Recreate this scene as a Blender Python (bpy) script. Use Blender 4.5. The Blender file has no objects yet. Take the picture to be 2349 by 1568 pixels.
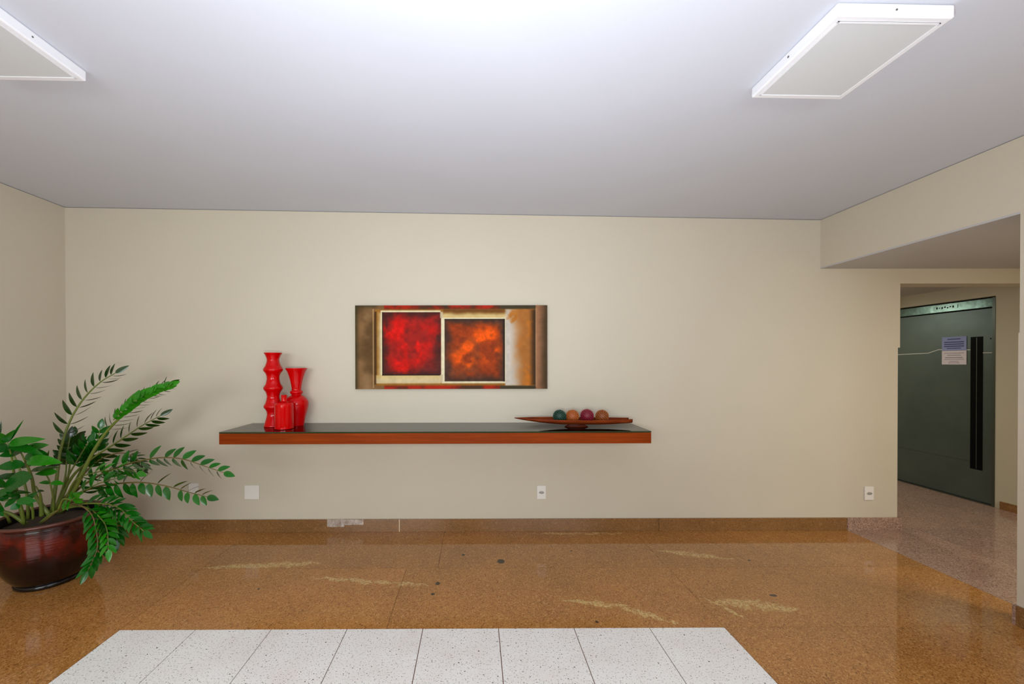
import bpy, bmesh, math, random
import numpy as np
from mathutils import Vector, Matrix, noise
random.seed(7)
C = bpy.context.scene.collection
S = bpy.context.scene
PI = math.pi

# ------------------------------------------------------------------ camera
F, PX, PY, YAW, ROLL, PITCH, EYE = 891.9, 1092.3, 839.2, .0037, -.0019, -.0056, 1.4
cyw, syw, cp, sp = math.cos(YAW), math.sin(YAW), math.cos(PITCH), math.sin(PITCH)
FW = Vector((cp*syw, cp*cyw, sp)); R0 = Vector((cyw, -syw, 0)); U0 = Vector((-sp*syw, -sp*cyw, cp))
cr, sr = math.cos(ROLL), math.sin(ROLL)
RC = R0*cr + U0*sr; UC = U0*cr - R0*sr
cam_data = bpy.data.cameras.new('camera'); cam = bpy.data.objects.new('camera', cam_data); C.objects.link(cam)
cam.matrix_world = Matrix(((RC.x, UC.x, -FW.x, 0), (RC.y, UC.y, -FW.y, 0), (RC.z, UC.z, -FW.z, EYE), (0, 0, 0, 1)))
cam_data.sensor_width = 36; cam_data.lens = F/2349*36
cam_data.shift_x = (1174.5-PX)/2349; cam_data.shift_y = (PY-784)/2349
cam_data.clip_start = .02; cam_data.clip_end = 100
S.camera = cam

def ray(x, y): return FW*F + RC*(x-PX) - UC*(y-PY)
def at(x, y, Y):                       # point of the photo's pixel on the vertical plane at depth Y
    d = ray(x, y); return d*(Y/d.y) + Vector((0, 0, EYE))

# ------------------------------------------------------------------ world, lights, exposure
w = bpy.data.worlds.new('world'); S.world = w; w.use_nodes = True
w.node_tree.nodes['Background'].inputs[0].default_value = (.75, .85, 1, 1)
w.node_tree.nodes['Background'].inputs[1].default_value = .35
def area(name, loc, rot, sx, sy, power, col):
    l = bpy.data.lights.new(name, 'AREA'); l.shape = 'RECTANGLE'; l.size = sx; l.size_y = sy; l.energy = power; l.color = col
    o = bpy.data.objects.new(name, l); C.objects.link(o); o.location = loc; o.rotation_euler = rot; return o
# the photographer's flash, aimed up at the ceiling just ahead of the camera
area('bounce_flash', (.0, .10, 1.15), (PI - .22, 0, 0), .30, .20, 74, (.82, .885, 1))
# daylight through the two glazed openings of the street side behind the camera
area('daylight_left', (-1.75, -2.05, 1.30), (PI/2-.60, 0, 0), 2.2, 1.8, 105, (.93, .96, 1))
area('daylight_right', (1.30, -2.05, 1.30), (PI/2-.60, 0, 0), 2.2, 1.8, 72, (.93, .96, 1))
# added unseen fill lights that brighten the lift lobby and corridor
area('lobby_fill', (3.55, 5.3, 2.15), (0, 0, 0), .3, .3, 20, (1, .97, .86))
area('corridor_fill', (4.3, 1.0, 2.17), (0, 0, 0), .6, .6, 34, (1, .96, .86))
S.view_settings.view_transform = 'Standard'; S.view_settings.look = 'None'
S.view_settings.exposure = .09; S.view_settings.gamma = 1; S.view_settings.use_curve_mapping = False

# ------------------------------------------------------------------ material helpers
class NT:
    def __init__(s, name):
        s.m = bpy.data.materials.new(name); s.m.use_nodes = True; s.t = s.m.node_tree
        s.b = s.t.nodes['Principled BSDF']; s.out = s.t.nodes['Material Output']
    def n(s, typ, **kw):
        nd = s.t.nodes.new(typ)
        for k, v in kw.items(): setattr(nd, k, v)
        return nd
    def link(s, a, b): s.t.links.new(a, b)
    def put(s, sock, v):
        if isinstance(v, bpy.types.NodeSocket): s.link(v, sock)
        else: sock.default_value = v
    def math(s, op, a, b=0, c=0):
        nd = s.n('ShaderNodeMath', operation=op)
        for i, v in enumerate((a, b, c)): s.put(nd.inputs[i], v)
        return nd.outputs[0]
    def ramp(s, f, stops, interp='LINEAR'):
        nd = s.n('ShaderNodeValToRGB'); cr = nd.color_ramp; cr.interpolation = interp
        while len(cr.elements) < len(stops): cr.elements.new(.5)
        for e, (p, c) in zip(cr.elements, stops): e.position = p; e.color = (*c, 1) if len(c) == 3 else c
        s.put(nd.inputs[0], f); return nd.outputs[0]
    def mix(s, f, a, b, mode='MIX'):
        nd = s.n('ShaderNodeMix', data_type='RGBA', blend_type=mode)
        s.put(nd.inputs[0], f)
        for i, v in ((6, a), (7, b)): s.put(nd.inputs[i], (*v, 1) if isinstance(v, tuple) and len(v) == 3 else v)
        return nd.outputs[2]
    def pos(s):
        return s.n('ShaderNodeNewGeometry').outputs['Position']
    def obj(s): return s.n('ShaderNodeTexCoord').outputs['Object']
    def noise(s, vec, scale, detail=3, rough=.55, scl=None):
        if scl:
            mp = s.n('ShaderNodeMapping'); s.link(vec, mp.inputs[0]); mp.inputs[3].default_value = scl; vec = mp.outputs[0]
        nd = s.n('ShaderNodeTexNoise'); nd.inputs['Scale'].default_value = scale
        nd.inputs['Detail'].default_value = detail; nd.inputs['Roughness'].default_value = rough
        s.link(vec, nd.inputs['Vector']); return nd.outputs[0]
    def vor(s, vec, scale, feature='F1'):
        nd = s.n('ShaderNodeTexVoronoi', feature=feature); nd.inputs['Scale'].default_value = scale
        s.link(vec, nd.inputs['Vector']); return nd
    def bump(s, h, strength=.3, dist=.01):
        nd = s.n('ShaderNodeBump'); nd.inputs['Strength'].default_value = strength; nd.inputs['Distance'].default_value = dist
        s.link(h, nd.inputs['Height']); s.link(nd.outputs[0], s.b.inputs['Normal']); return nd
    def set(s, col=None, rough=None, **kw):
        if col is not None: s.put(s.b.inputs['Base Color'], (*col, 1) if isinstance(col, tuple) and len(col) == 3 else col)
        if rough is not None: s.put(s.b.inputs['Roughness'], rough)
        for k, v in kw.items(): s.put(s.b.inputs[k.replace('_', ' ')], v)
        return s.m
def srgb(r, g, b):
    f = lambda c: (c/255/12.92 if c/255 <= .04045 else ((c/255+.055)/1.055)**2.4)
    return (f(r), f(g), f(b))

def paint(name, col, rough=.6, amp=.04, bump=.06):
    t = NT(name); p = t.pos()
    big = t.noise(p, 1.3, 3)
    c = t.mix(big, tuple(x*(1-amp) for x in col), tuple(min(1, x*(1+amp)) for x in col))
    t.bump(t.noise(p, 160, 3), bump, .002)
    return t.set(c, rough)
M = {}
M['wall'] = paint('wall_paint', srgb(204, 194, 174), .55)
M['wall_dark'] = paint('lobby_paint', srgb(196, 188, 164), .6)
t = NT('ceiling_paint'); p = t.pos()
c = t.mix(t.noise(p, .9, 2), srgb(199, 201, 208), srgb(207, 209, 216))
b1 = t.noise(p, 2.2, 3, .5); t.bump(b1, .22, .02)
M['ceiling'] = t.set(c, .75)
M['soffit'] = paint('soffit_paint', srgb(186, 184, 182), .75)

def granite(name, base, lite, dark, veins=False, rough=.06, amp=.8):
    t = NT(name); p = t.pos()
    a = t.noise(p, 3.0, 4); fine = t.noise(p, 190, 3, .8); cell = t.vor(p, 150); mid = t.noise(p, 26, 3)
    col = t.mix(t.ramp(a, [(.3, (0, 0, 0)), (.7, (1, 1, 1))]), tuple(x*.86 for x in base), tuple(x*1.14 for x in base))
    oi = t.n('ShaderNodeObjectInfo').outputs['Random']
    col = t.mix(.9, col, t.mix(oi, (.88, .88, .88), (1.1, 1.08, 1.04)), 'MULTIPLY')
    col = t.mix(t.ramp(fine, [(.50, (0, 0, 0)), (.68, (amp,)*3)]), col, lite)
    col = t.mix(t.ramp(fine, [(.34, (amp,)*3), (.49, (0, 0, 0))]), col, dark)
    sc_ = t.n('ShaderNodeSeparateColor'); t.link(cell.outputs['Color'], sc_.inputs[0])
    col = t.mix(t.ramp(sc_.outputs[0], [(.0, (amp*.9,)*3), (.3, (0, 0, 0))]), col, dark); col = t.mix(t.ramp(sc_.outputs[1], [(.75, (0, 0, 0)), (1, (amp*.8,)*3)]), col, lite)
    v = t.vor(p, 60).outputs['Distance']
    col = t.mix(t.ramp(v, [(.0, (.5, .5, .5)), (.13, (0, 0, 0))]), col, dark)
    col = t.mix(t.ramp(mid, [(.60, (0, 0, 0)), (.72, (.4, .4, .4))]), col, lite)
    if veins:
        sx = t.n('ShaderNodeSeparateXYZ'); t.link(p, sx.inputs[0]); X, Y = sx.outputs[0], sx.outputs[1]
        wob = t.math('MULTIPLY', t.math('SUBTRACT', t.noise(p, 11, 6, .72), .5), .16)
        rag = t.noise(p, 60, 4, .8); rag2 = t.noise(p, 16, 3, .6)
        Yw = t.math('ADD', Y, wob); tot = None
        for (x0, y0, x1, y1, wd) in VEINS:
            k = (y1-y0)/(x1-x0)
            dy = t.math('ABSOLUTE', t.math('SUBTRACT', Yw, t.math('MULTIPLY_ADD', X, k, y0-k*x0)))
            # taper towards both ends
            u = t.math('DIVIDE', t.math('SUBTRACT', X, (x0+x1)/2), (x1-x0)/2)
            env = t.math('MAXIMUM', t.math('SUBTRACT', 1, t.math('MULTIPLY', u, u)), 0)
            m = t.math('MAXIMUM', t.math('SUBTRACT', 1, t.math('DIVIDE', dy, t.math('MULTIPLY_ADD', env, wd, .0005))), 0)
            m = t.math('MULTIPLY', m, t.math('GREATER_THAN', env, .01))
            tot = m if tot is None else t.math('MAXIMUM', tot, m)
        net = t.ramp(t.noise(p, 75, 3, .8), [(.44, (0, 0, 0)), (.54, (1, 1, 1))])
        soft = t.ramp(t.math('MULTIPLY', tot, t.math('MULTIPLY_ADD', rag2, 3.4, -.8)), [(.12, (0, 0, 0)), (.6, (.75, .75, .75))])
        msk = t.math('MULTIPLY', soft, net)
        col = t.mix(msk, col, srgb(222, 196, 128))
        for (x0, y0, ra, rb) in SPOTS:
            dx = t.math('DIVIDE', t.math('SUBTRACT', X, x0), ra); dy = t.math('DIVIDE', t.math('SUBTRACT', Y, y0), rb)
            d = t.math('ADD', t.math('MULTIPLY', dx, dx), t.math('MULTIPLY', dy, dy))
            d = t.math('ADD', d, t.math('MULTIPLY_ADD', rag, 1.2, -.6))
            col = t.mix(t.math('LESS_THAN', d, 1), col, srgb(62, 48, 30))
    return t.set(col, rough, Specular_IOR_Level=.55)
VEINS = [(-1.90, 2.67, -1.05, 2.74, .050), (-1.08, 2.55, -.27, 2.45, .036), (1.36, 2.90, 1.86, 2.77, .055),
         (.50, 2.30, .90, 2.22, .036), (.80, 2.24, 1.10, 2.09, .040), (1.37, 2.28, 1.86, 2.20, .075), (1.365, 2.33, 1.50, 2.10, .040),
         (.45, 3.20, 1.25, 3.20, .03)]
SPOTS = [(.183, 2.749, .026, .030), (-.239, 2.473, .014, .018), (-.258, 2.36, .012, .012), (1.80, 2.332, .022, .012), (-.086, 2.845, .012, .014),
         (.66, 2.10, .008, .01), (1.95, 2.75, .01, .01), (-1.35, 2.42, .007, .008), (.72, 2.9, .008, .01)]
BR = srgb(172, 116, 58)
M['granite'] = granite('brown_granite', BR, srgb(212, 160, 98), srgb(108, 68, 28), True)
M['granite_base'] = granite('brown_granite_strip', srgb(132, 92, 52), srgb(168, 126, 80), srgb(84, 54, 26), False, .2, .55)
M['pink'] = granite('pink_granite', srgb(160, 128, 110), srgb(202, 174, 158), srgb(92, 64, 52), False, .12)
t = NT('white_granite'); p = t.pos()
col = t.mix(t.noise(p, 60, 4, .7), srgb(232, 231, 226), srgb(252, 251, 248))
col = t.mix(t.ramp(t.noise(p, 5, 3), [(.4, (0, 0, 0)), (.75, (.35, .35, .35))]), col, srgb(226, 214, 204))
f1 = t.noise(p, 135, 2, .6); col = t.mix(t.ramp(f1, [(.33, (.85, .85, .85)), (.40, (0, 0, 0))]), col, srgb(120, 108, 98))
f2 = t.noise(p, 95, 1, .5); col = t.mix(t.ramp(f2, [(.27, (1, 1, 1)), (.30, (0, 0, 0))]), col, srgb(60, 55, 52))
M['white_granite'] = t.set(col, .2)
M['grout'] = NT('grout').set(srgb(112, 74, 42), .7)
M['putty'] = NT('white_putty').set(srgb(220, 205, 175), .8)

def wood(name, a, b, rough=.3, sc=(1.2, 30, 30)):
    t = NT(name); p = t.obj(); g = t.noise(p, 2.2, 5, .6, sc)
    t.set(t.mix(t.ramp(g, [(.3, (0, 0, 0)), (.7, (1, 1, 1))]), a, b), rough, Specular_IOR_Level=.06); t.bump(g, .05, .002); return t.m
M['shelf_wood'] = wood('reddish_shelf_veneer', srgb(118, 44, 8), srgb(148, 62, 14), .4)
M['bowl_wood'] = wood('bowl_wood', srgb(96, 32, 12), srgb(136, 60, 22), .25)
M['bowl_dark'] = wood('bowl_dark_wood', srgb(60, 22, 12), srgb(92, 38, 20), .3)
M['red_gloss'] = NT('red_glaze').set(srgb(200, 0, 3), .06, Specular_IOR_Level=.3)
M['red_inside'] = NT('red_glaze_inside').set(srgb(120, 2, 6), .4)
# clear glass sheet: surface reflection by Fresnel, the rest passes straight through with a green tint
t = NT('sheet_glass'); gl = t.n('ShaderNodeBsdfGlossy'); gl.inputs['Roughness'].default_value = .02
tr = t.n('ShaderNodeBsdfTransparent'); tr.inputs[0].default_value = (.80, .88, .82, 1)
fr = t.n('ShaderNodeFresnel'); fr.inputs[0].default_value = 2.4; mx = t.n('ShaderNodeMixShader')
t.link(fr.outputs[0], mx.inputs[0]); t.link(tr.outputs[0], mx.inputs[1]); t.link(gl.outputs[0], mx.inputs[2]); t.link(mx.outputs[0], t.out.inputs[0])
M['glass'] = t.m
M['glass_edge'] = NT('glass_edge').set(srgb(38, 52, 26), .15)
M['white_plastic'] = NT('white_plastic').set(srgb(232, 228, 220), .35)
M['slot'] = NT('socket_hole').set(srgb(172, 168, 162), .5)
M['lamp_frame'] = NT('white_lamp_metal').set(srgb(238, 238, 240), .35)
M['diffuser'] = NT('frosted_diffuser').set(srgb(208, 210, 210), .35)
M['screw'] = NT('screw_metal').set(srgb(120, 116, 110), .4, Metallic=.7)
t = NT('brushed_steel'); p = t.obj(); g = t.noise(p, 4, 4, .6, (2, 2, 60))
lowf = t.noise(p, 2.2, 3)
t.set(t.mix(lowf, srgb(72, 84, 80), srgb(100, 112, 106)), t.math('MULTIPLY_ADD', g, .12, .3), Metallic=.55); t.bump(lowf, .12, .02)
M['steel'] = t.m
t = NT('polished_steel'); t.bump(t.noise(t.obj(), 9, 2), .25, .01); M['bright_steel'] = t.set(srgb(96, 116, 108), .26, Metallic=1.0)
M['steel_frame'] = NT('frame_steel').set(srgb(92, 98, 92), .3, Metallic=.8)
M['reflection_line'] = NT('reflection_line_tone').set(srgb(205, 205, 198), .3, Metallic=.3)  # pale tone for the reflected light line modelled on the lift door
M['black_glass'] = NT('black_window_glass').set(srgb(4, 7, 10), .2, Specular_IOR_Level=.12)
M['black'] = NT('black_gap').set(srgb(10, 10, 9), .8)
M['paper_blue'] = NT('blue_paper').set(srgb(150, 160, 205), .7)
M['paper_white'] = NT('white_paper').set(srgb(228, 218, 222), .7)
M['ink_blue'] = NT('blue_ink').set(srgb(52, 56, 110), .7)
M['ink_grey'] = NT('grey_ink').set(srgb(120, 112, 120), .7)
M['hole'] = NT('keyhole').set(srgb(12, 12, 12), .6)
t = NT('adhesive_tape'); g = t.noise(t.pos(), 22, 4, .7)
t.set(srgb(222, 208, 196), .25); t.link(t.ramp(g, [(.35, (.1, .1, .1)), (.65, (.75, .75, .75))]), t.b.inputs['Alpha']); M['tape'] = t.m
# pot glaze: red on the shoulder running to black at the foot
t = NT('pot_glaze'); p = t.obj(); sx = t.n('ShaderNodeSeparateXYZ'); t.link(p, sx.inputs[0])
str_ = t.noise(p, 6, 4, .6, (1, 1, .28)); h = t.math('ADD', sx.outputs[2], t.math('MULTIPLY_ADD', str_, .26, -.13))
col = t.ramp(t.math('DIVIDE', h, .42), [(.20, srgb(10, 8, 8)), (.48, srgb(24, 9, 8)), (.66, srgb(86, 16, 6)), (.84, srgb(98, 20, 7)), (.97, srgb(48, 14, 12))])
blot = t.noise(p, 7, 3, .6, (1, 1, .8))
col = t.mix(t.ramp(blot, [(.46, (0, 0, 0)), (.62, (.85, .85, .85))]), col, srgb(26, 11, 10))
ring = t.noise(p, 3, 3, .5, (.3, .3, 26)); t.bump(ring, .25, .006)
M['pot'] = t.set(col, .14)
M['pot_rim'] = NT('pot_rim').set(srgb(92, 52, 42), .22)
M['pot_inner'] = NT('pot_inner').set(srgb(18, 12, 14), .35)
t = NT('soil'); g = t.noise(t.obj(), 40, 5, .7); t.bump(g, .8, .02); M['soil'] = t.set(t.mix(g, srgb(22, 16, 12), srgb(84, 66, 48)), .9)
t = NT('stem_green'); g = t.noise(t.obj(), 9, 3); M['stem'] = t.set(t.mix(g, srgb(74, 92, 26), srgb(122, 132, 52)), .4)
t = NT('stem_brown'); g = t.noise(t.obj(), 9, 3); M['stem_thin'] = t.set(t.mix(g, srgb(84, 80, 30), srgb(120, 98, 52)), .45)
def leafmat(name, a, b):
    t = NT(name); g = t.noise(t.obj(), 18, 2); oi = t.n('ShaderNodeObjectInfo').outputs['Random']
    c = t.mix(g, a, b); c = t.mix(.85, c, t.mix(oi, (.62, .66, .6), (1.25, 1.2, 1.1)), 'MULTIPLY')
    t.set(c, .2, Specular_IOR_Level=.5); return t.m
M['leaf'] = leafmat('leaf_green', srgb(8, 72, 8), srgb(20, 104, 16))
M['leaf_light'] = leafmat('leaf_light_green', srgb(22, 104, 8), srgb(44, 134, 18))
M['leaf_dark'] = leafmat('leaf_dark_green', srgb(20, 50, 8), srgb(36, 72, 14))

# ------------------------------------------------------------------ mesh helpers
def obj(name, me, mats, parent=None, smooth=False):
    if isinstance(me, bmesh.types.BMesh):
        bm = me; bmesh.ops.recalc_face_normals(bm, faces=bm.faces); me = bpy.data.meshes.new(name); bm.to_mesh(me); bm.free()
    if not isinstance(mats, (list, tuple)): mats = [mats]
    if len(me.materials) == 0:
        for m in mats: me.materials.append(m)
    if smooth: me.polygons.foreach_set('use_smooth', [True]*len(me.polygons))
    o = bpy.data.objects.new(name, me); C.objects.link(o)
    if parent: o.parent = parent
    return o
def thing(name, label, cat, loc=(0, 0, 0), group=None, rz=0):
    o = bpy.data.objects.new(name, None); C.objects.link(o); o.empty_display_size = .1
    o.location = loc; o.rotation_euler = (0, 0, rz); o['label'] = label; o['category'] = cat
    if group: o['group'] = group
    return o
def tag(o, label, cat, group=None):
    o['label'] = label; o['category'] = cat
    if group: o['group'] = group
    return o
def struct(o, label=None):
    o['kind'] = 'structure'
    if label: o['label'] = label
    return o
def prism(bm, poly, z0, z1, mi=0):
    f0 = z0 if callable(z0) else (lambda x, y: z0); f1 = z1 if callable(z1) else (lambda x, y: z1)
    lo = [bm.verts.new((x, y, f0(x, y))) for x, y in poly]; hi = [bm.verts.new((x, y, f1(x, y))) for x, y in poly]
    n = len(poly); fs = [bm.faces.new(lo[::-1]), bm.faces.new(hi)]
    for i in range(n): fs.append(bm.faces.new((lo[i], lo[(i+1) % n], hi[(i+1) % n], hi[i])))
    for f in fs: f.material_index = mi
    return fs
def rect(x0, x1, y0, y1): return [(x0, y0), (x1, y0), (x1, y1), (x0, y1)]
def box(bm, x0, x1, y0, y1, z0, z1, bev=0, mi=0):
    if not bev: return prism(bm, rect(x0, x1, y0, y1), z0, z1, mi)
    b2 = bmesh.new(); prism(b2, rect(x0, x1, y0, y1), z0, z1, mi)
    bmesh.ops.bevel(b2, geom=b2.edges[:], offset=bev, segments=2, affect='EDGES', profile=.5)
    me = bpy.data.meshes.new('tmp'); b2.to_mesh(me); b2.free(); bm.from_mesh(me); bpy.data.meshes.remove(me)
def mbox(name, dims, mat, parent=None, bev=0):
    bm = bmesh.new(); box(bm, *dims, bev=bev); return obj(name, bm, mat, parent)
def lathe(bm, prof, seg=48, cx=0, cy=0, mi=0):
    rings = []
    for r, z in prof:
        if r < 1e-5: rings.append([bm.verts.new((cx, cy, z))])
        else: rings.append([bm.verts.new((cx+r*math.cos(2*PI*i/seg), cy+r*math.sin(2*PI*i/seg), z)) for i in range(seg)])
    for a, b in zip(rings, rings[1:]):
        for i in range(seg):
            j = (i+1) % seg
            if len(a) == 1 and len(b) == 1: continue
            if len(a) == 1: f = bm.faces.new((a[0], b[j], b[i]))
            elif len(b) == 1: f = bm.faces.new((a[i], a[j], b[0]))
            else: f = bm.faces.new((a[i], a[j], b[j], b[i]))
            f.material_index = mi
def spline(pts, n):
    P = [pts[0]*2-pts[1]] + list(pts) + [pts[-1]*2-pts[-2]]; out = []
    m = len(pts)-1
    for k in range(n):
        u = k/(n-1)*m; i = min(int(u), m-1); t = u-i
        p0, p1, p2, p3 = P[i:i+4]
        out.append(.5*((2*p1)+(p2-p0)*t+(2*p0-5*p1+4*p2-p3)*t*t+(3*p1-p0-3*p2+p3)*t**3))
    return out
def tube(bm, pts, radii, seg=6):
    prev = None; ref = Vector((.3, .2, .93)); rings = []
    for i, p in enumerate(pts):
        T = (pts[min(i+1, len(pts)-1)]-pts[max(i-1, 0)]).normalized()
        A = T.cross(ref)
        if A.length < .05: A = T.cross(Vector((1, 0, 0)))
        A.normalize(); B = T.cross(A); ref = A.cross(T) if False else ref
        rings.append([bm.verts.new(p + (A*math.cos(2*PI*k/seg)+B*math.sin(2*PI*k/seg))*radii[i]) for k in range(seg)])
    for a, b in zip(rings, rings[1:]):
        for k in range(seg): bm.faces.new((a[k], a[(k+1) % seg], b[(k+1) % seg], b[k]))
    bm.faces.new(rings[0][::-1]); bm.faces.new(rings[-1])

# ------------------------------------------------------------------ room shell
XL, XR, D, XE = -3.404, 2.897, 3.251, 5.04
XJ, ZL, ZB, YP = 3.570, 2.067, 2.191, 2.057
YB = -2.2
def zc(x, y=0): return 2.601 + (XR-x)*(2.709-2.601)/(XR-XL)       # the ceiling falls slightly to the right
def zw(x, y=0): return zc(x)-.004
GP = .002
# floor: bed of grout with the stone pieces let into it
bm = bmesh.new(); box(bm, XL-.1, 5.2, YB-.1, 6.2, -.12, -.004)
floor = struct(obj('floor', bm, M['grout']))
def slab(name, x0, x1, y0, y1, mat):
    me = bpy.data.meshes.new(name); b = bmesh.new()
    g = GP/2; box(b, x0+g, x1-g, y0+g, y1-g, -.02, 0); bmesh.ops.recalc_face_normals(b, faces=b.faces); b.to_mesh(me); b.free()
    me.materials.append(mat); o = bpy.data.objects.new(name, me); C.objects.link(o); o.parent = floor; return o
T0, TX = 2.052, -1.877; T1 = TX+8*.4                    # white panel
rows = [3.255, 2.66, T0]
for x0, x1 in ((XL-.01, TX), (TX, -.255), (-.255, T1), (T1, 1.87), (1.87, 3.12)): slab('granite_slab', x0, x1, 2.66, 3.255, M['granite'])
for x0, x1 in ((XL-.01, TX), (TX, -.47), (-.47, T1), (T1, 3.12)): slab('granite_slab', x0, x1, T0, 2.66, M['granite'])
y = T0
for k in range(4):
    y0 = y-1.2 if k < 3 else YB
    slab('granite_slab', XL-.01, TX-.62, y0, y, M['granite']); slab('granite_slab', TX-.62, TX, y0, y, M['granite'])
    slab('granite_slab', T1, T1+.60, y0, y, M['granite']); slab('granite_slab', T1+.60, XR+.2, y0, y, M['granite'])
    y = y0
GP = .004
for j in range(4):
    for i in range(8): slab('white_tile', TX+.4*i, TX+.4*(i+1), T0-.8*(j+1), T0-.8*j, M['white_granite'])
GP = .003
slab('granite_slab', TX, T1, YB, T0-3.2, M['granite'])
for i, x in enumerate((3.12, 3.72, 4.32)):
    for y0, y1 in ((.5, 1.3), (1.3, 2.3), (2.3, 3.255), (3.255, 4.25), (4.25, 5.2), (5.2, 6.1)):
        slab('pink_slab', x, x+.6 if i < 2 else XE, y0, y1, M['pink'])
slab('pink_slab', XL+5.5, 3.12, D+.004, 4.25, M['pink']); slab('pink_slab', XL+5.5, 3.12, 4.25, 6.1, M['pink'])
# ceiling
bm = bmesh.new(); prism(bm, rect(XL-.15, XR+.15, YB-.15, D+.15), zc, lambda x, y: zc(x)+.2)
struct(obj('ceiling', bm, M['ceiling']))
# back wall with the opening to the lift lobby; the free corner is chamfered up to shoulder height
TH = .15; SKH = .107
bm = bmesh.new()
box_top = zw
prism(bm, rect(XL-TH, XR+TH, D, D+TH), ZB, zw)
prism(bm, rect(XL-TH, XJ, D, D+TH), 1.53, ZB)
prism(bm, [(XL-TH, D), (XJ-.018, D), (XJ, D+.03), (XJ, D+TH), (XL-TH, D+TH)], 0, 1.53)
prism(bm, rect(XJ, XE, D, D+TH), ZL, ZB)
struct(obj('wall_back', bm, M['wall']))
bm = bmesh.new(); prism(bm, rect(XL-TH, XL, YB-TH, D), 0, zw); struct(obj('wall_left', bm, M['wall']))
# right wall: solid up to YP, then only the bulkhead beam above the passage
bm = bmesh.new()
prism(bm, rect(XR, XR+.2, YP, D), ZB+.012, zw)
prism(bm, rect(XR, XR+.2, YB-TH, YP), 1.55, zw)
prism(bm, rect(XR, XR+.2, YB-TH, YP), 0, 1.55)
struct(obj('wall_right', bm, M['wall']))
bm = bmesh.new(); box(bm, XR-.003, XR+.03, YP, YP+.003, SKH, 1.56); box(bm, XR-.003, XR, YP-.03, YP, SKH, 1.56)
struct(obj('trim_1', bm, M['wall']))
# street side behind the camera: two glazed openings
bm = bmesh.new()
for x0, x1, z0, z1 in ((XL, -2.95, 0, 2.56), (-.55, .10, 0, 2.56), (2.50, XR, 0, 2.56), (-2.95, -.55, 2.35, 2.56), (.10, 2.50, 2.35, 2.56), (-2.95, -.55, 0, .12), (.10, 2.50, 0, .12)):
    prism(bm, rect(x0, x1, YB, YB+.12), z0, z1 if z1 < 2.5 else zw)
struct(obj('wall_front', bm, M['wall']))
for i, (x0, x1) in enumerate(((-2.95, -.55), (.10, 2.50))):
    bm = bmesh.new()
    for a, b, c, d in ((x0, x1, .12, .17), (x0, x1, 2.30, 2.35), (x0, x0+.05, .17, 2.3), (x1-.05, x1, .17, 2.3), ((x0+x1)/2-.025, (x0+x1)/2+.025, .17, 2.3)):
        box(bm, a, b, YB+.03, YB+.09, c, d)
    wn = struct(obj('window_%d' % (i+1), bm, M['steel_frame']))
    mbox('pane', (x0+.05, x1-.05, YB+.055, YB+.06, .17, 2.30), M['glass'], wn)
# lobby behind
bm = bmesh.new(); box(bm, XR+.2, XE+.15, .4, D, ZB, ZB+.12); box(bm, XR, XR+.2, YP, D, ZB, ZB+.012); box(bm, 2.0, XE+.15, D+TH, 6.2, ZB-.01, ZB+.12)
struct(obj('ceiling_lobby', bm, M['soffit']))
bm = bmesh.new()
EY0, EY1, EZ = 3.745, 4.70, 2.05                         # the lift doorway
box(bm, XE, XE+.15, .4, EY0, 0, ZB); box(bm, XE, XE+.15, EY1, 6.2, 0, ZB); box(bm, XE, XE+.15, EY0, EY1, EZ, ZB)
struct(obj('wall_lobby', bm, M['wall_dark']))
bm = bmesh.new(); box(bm, 2.0, XE, 6.05, 6.2, 0, ZB); box(bm, 2.0, 2.1, D+TH, 6.05, 0, ZB); box(bm, XR+.2, XE, .4, .5, 0, ZB)
struct(obj('wall_corridor', bm, M['wall_dark']))
mbox('wall_shaft', (XE+.13, XE+.15, EY0, EY1, 0, EZ), M['black'])['kind'] = 'structure'

# skirting
def skirt(name, pieces, parent_name):
    root = bpy.data.objects.new(parent_name, None); C.objects.link(root); root['kind'] = 'structure'
    for (x0, x1, y0, y1, z, mat) in pieces: mbox('stone_strip', (x0, x1, y0, y1, 0, z), mat, root, .0015)
    return root
SK = .105; q = .0012
segs = [XL, -1.9, -.631, 1.538, 3.117]
bk = skirt('b', [(a+q, b-q, D-.014, D, SK, M['granite_base']) for a, b in zip(segs, segs[1:])] + [(3.117+q, XJ+.008, D-.016, D, SK, M['pink']), (XJ, XJ+.010, D, D+TH, SK, M['pink'])], 'baseboard_back')
mbox('grout_joint', (-.634, -.628, D-.0146, D-.002, .002, SK-.001), M['putty'], bk)
skirt('b', [(XL, XL+.014, a, b, SK, M['granite_base']) for a, b in ((YB+.12, -1), (-1+q, 1-q), (1, D-.015))], 'baseboard_left')
skirt('b', [(XR-.014, XR, YB+.12, .6, SK, M['granite_base']), (XR-.014, XR, .6+q, YP, SK, M['granite_base']), (XR-.014, XR+.2, YP, YP+.014, SK, M['pink'])], 'baseboard_right')
skirt('b', [(XE-.014, XE, .5, 3.70, .075, M['granite_base'])], 'baseboard_lobby')
# strips of clear tape on the skirting
bm = bmesh.new(); box(bm, -1.232, -1.09, D-.0152, D-.0142, .045, SK+.003); box(bm, -1.10, -.93, D-.0156, D-.0148, .062, SK+.002)
tag(obj('adhesive_tape', bm, M['tape']), 'crinkled translucent tape patch stuck on the brown stone baseboard', 'tape')

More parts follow.
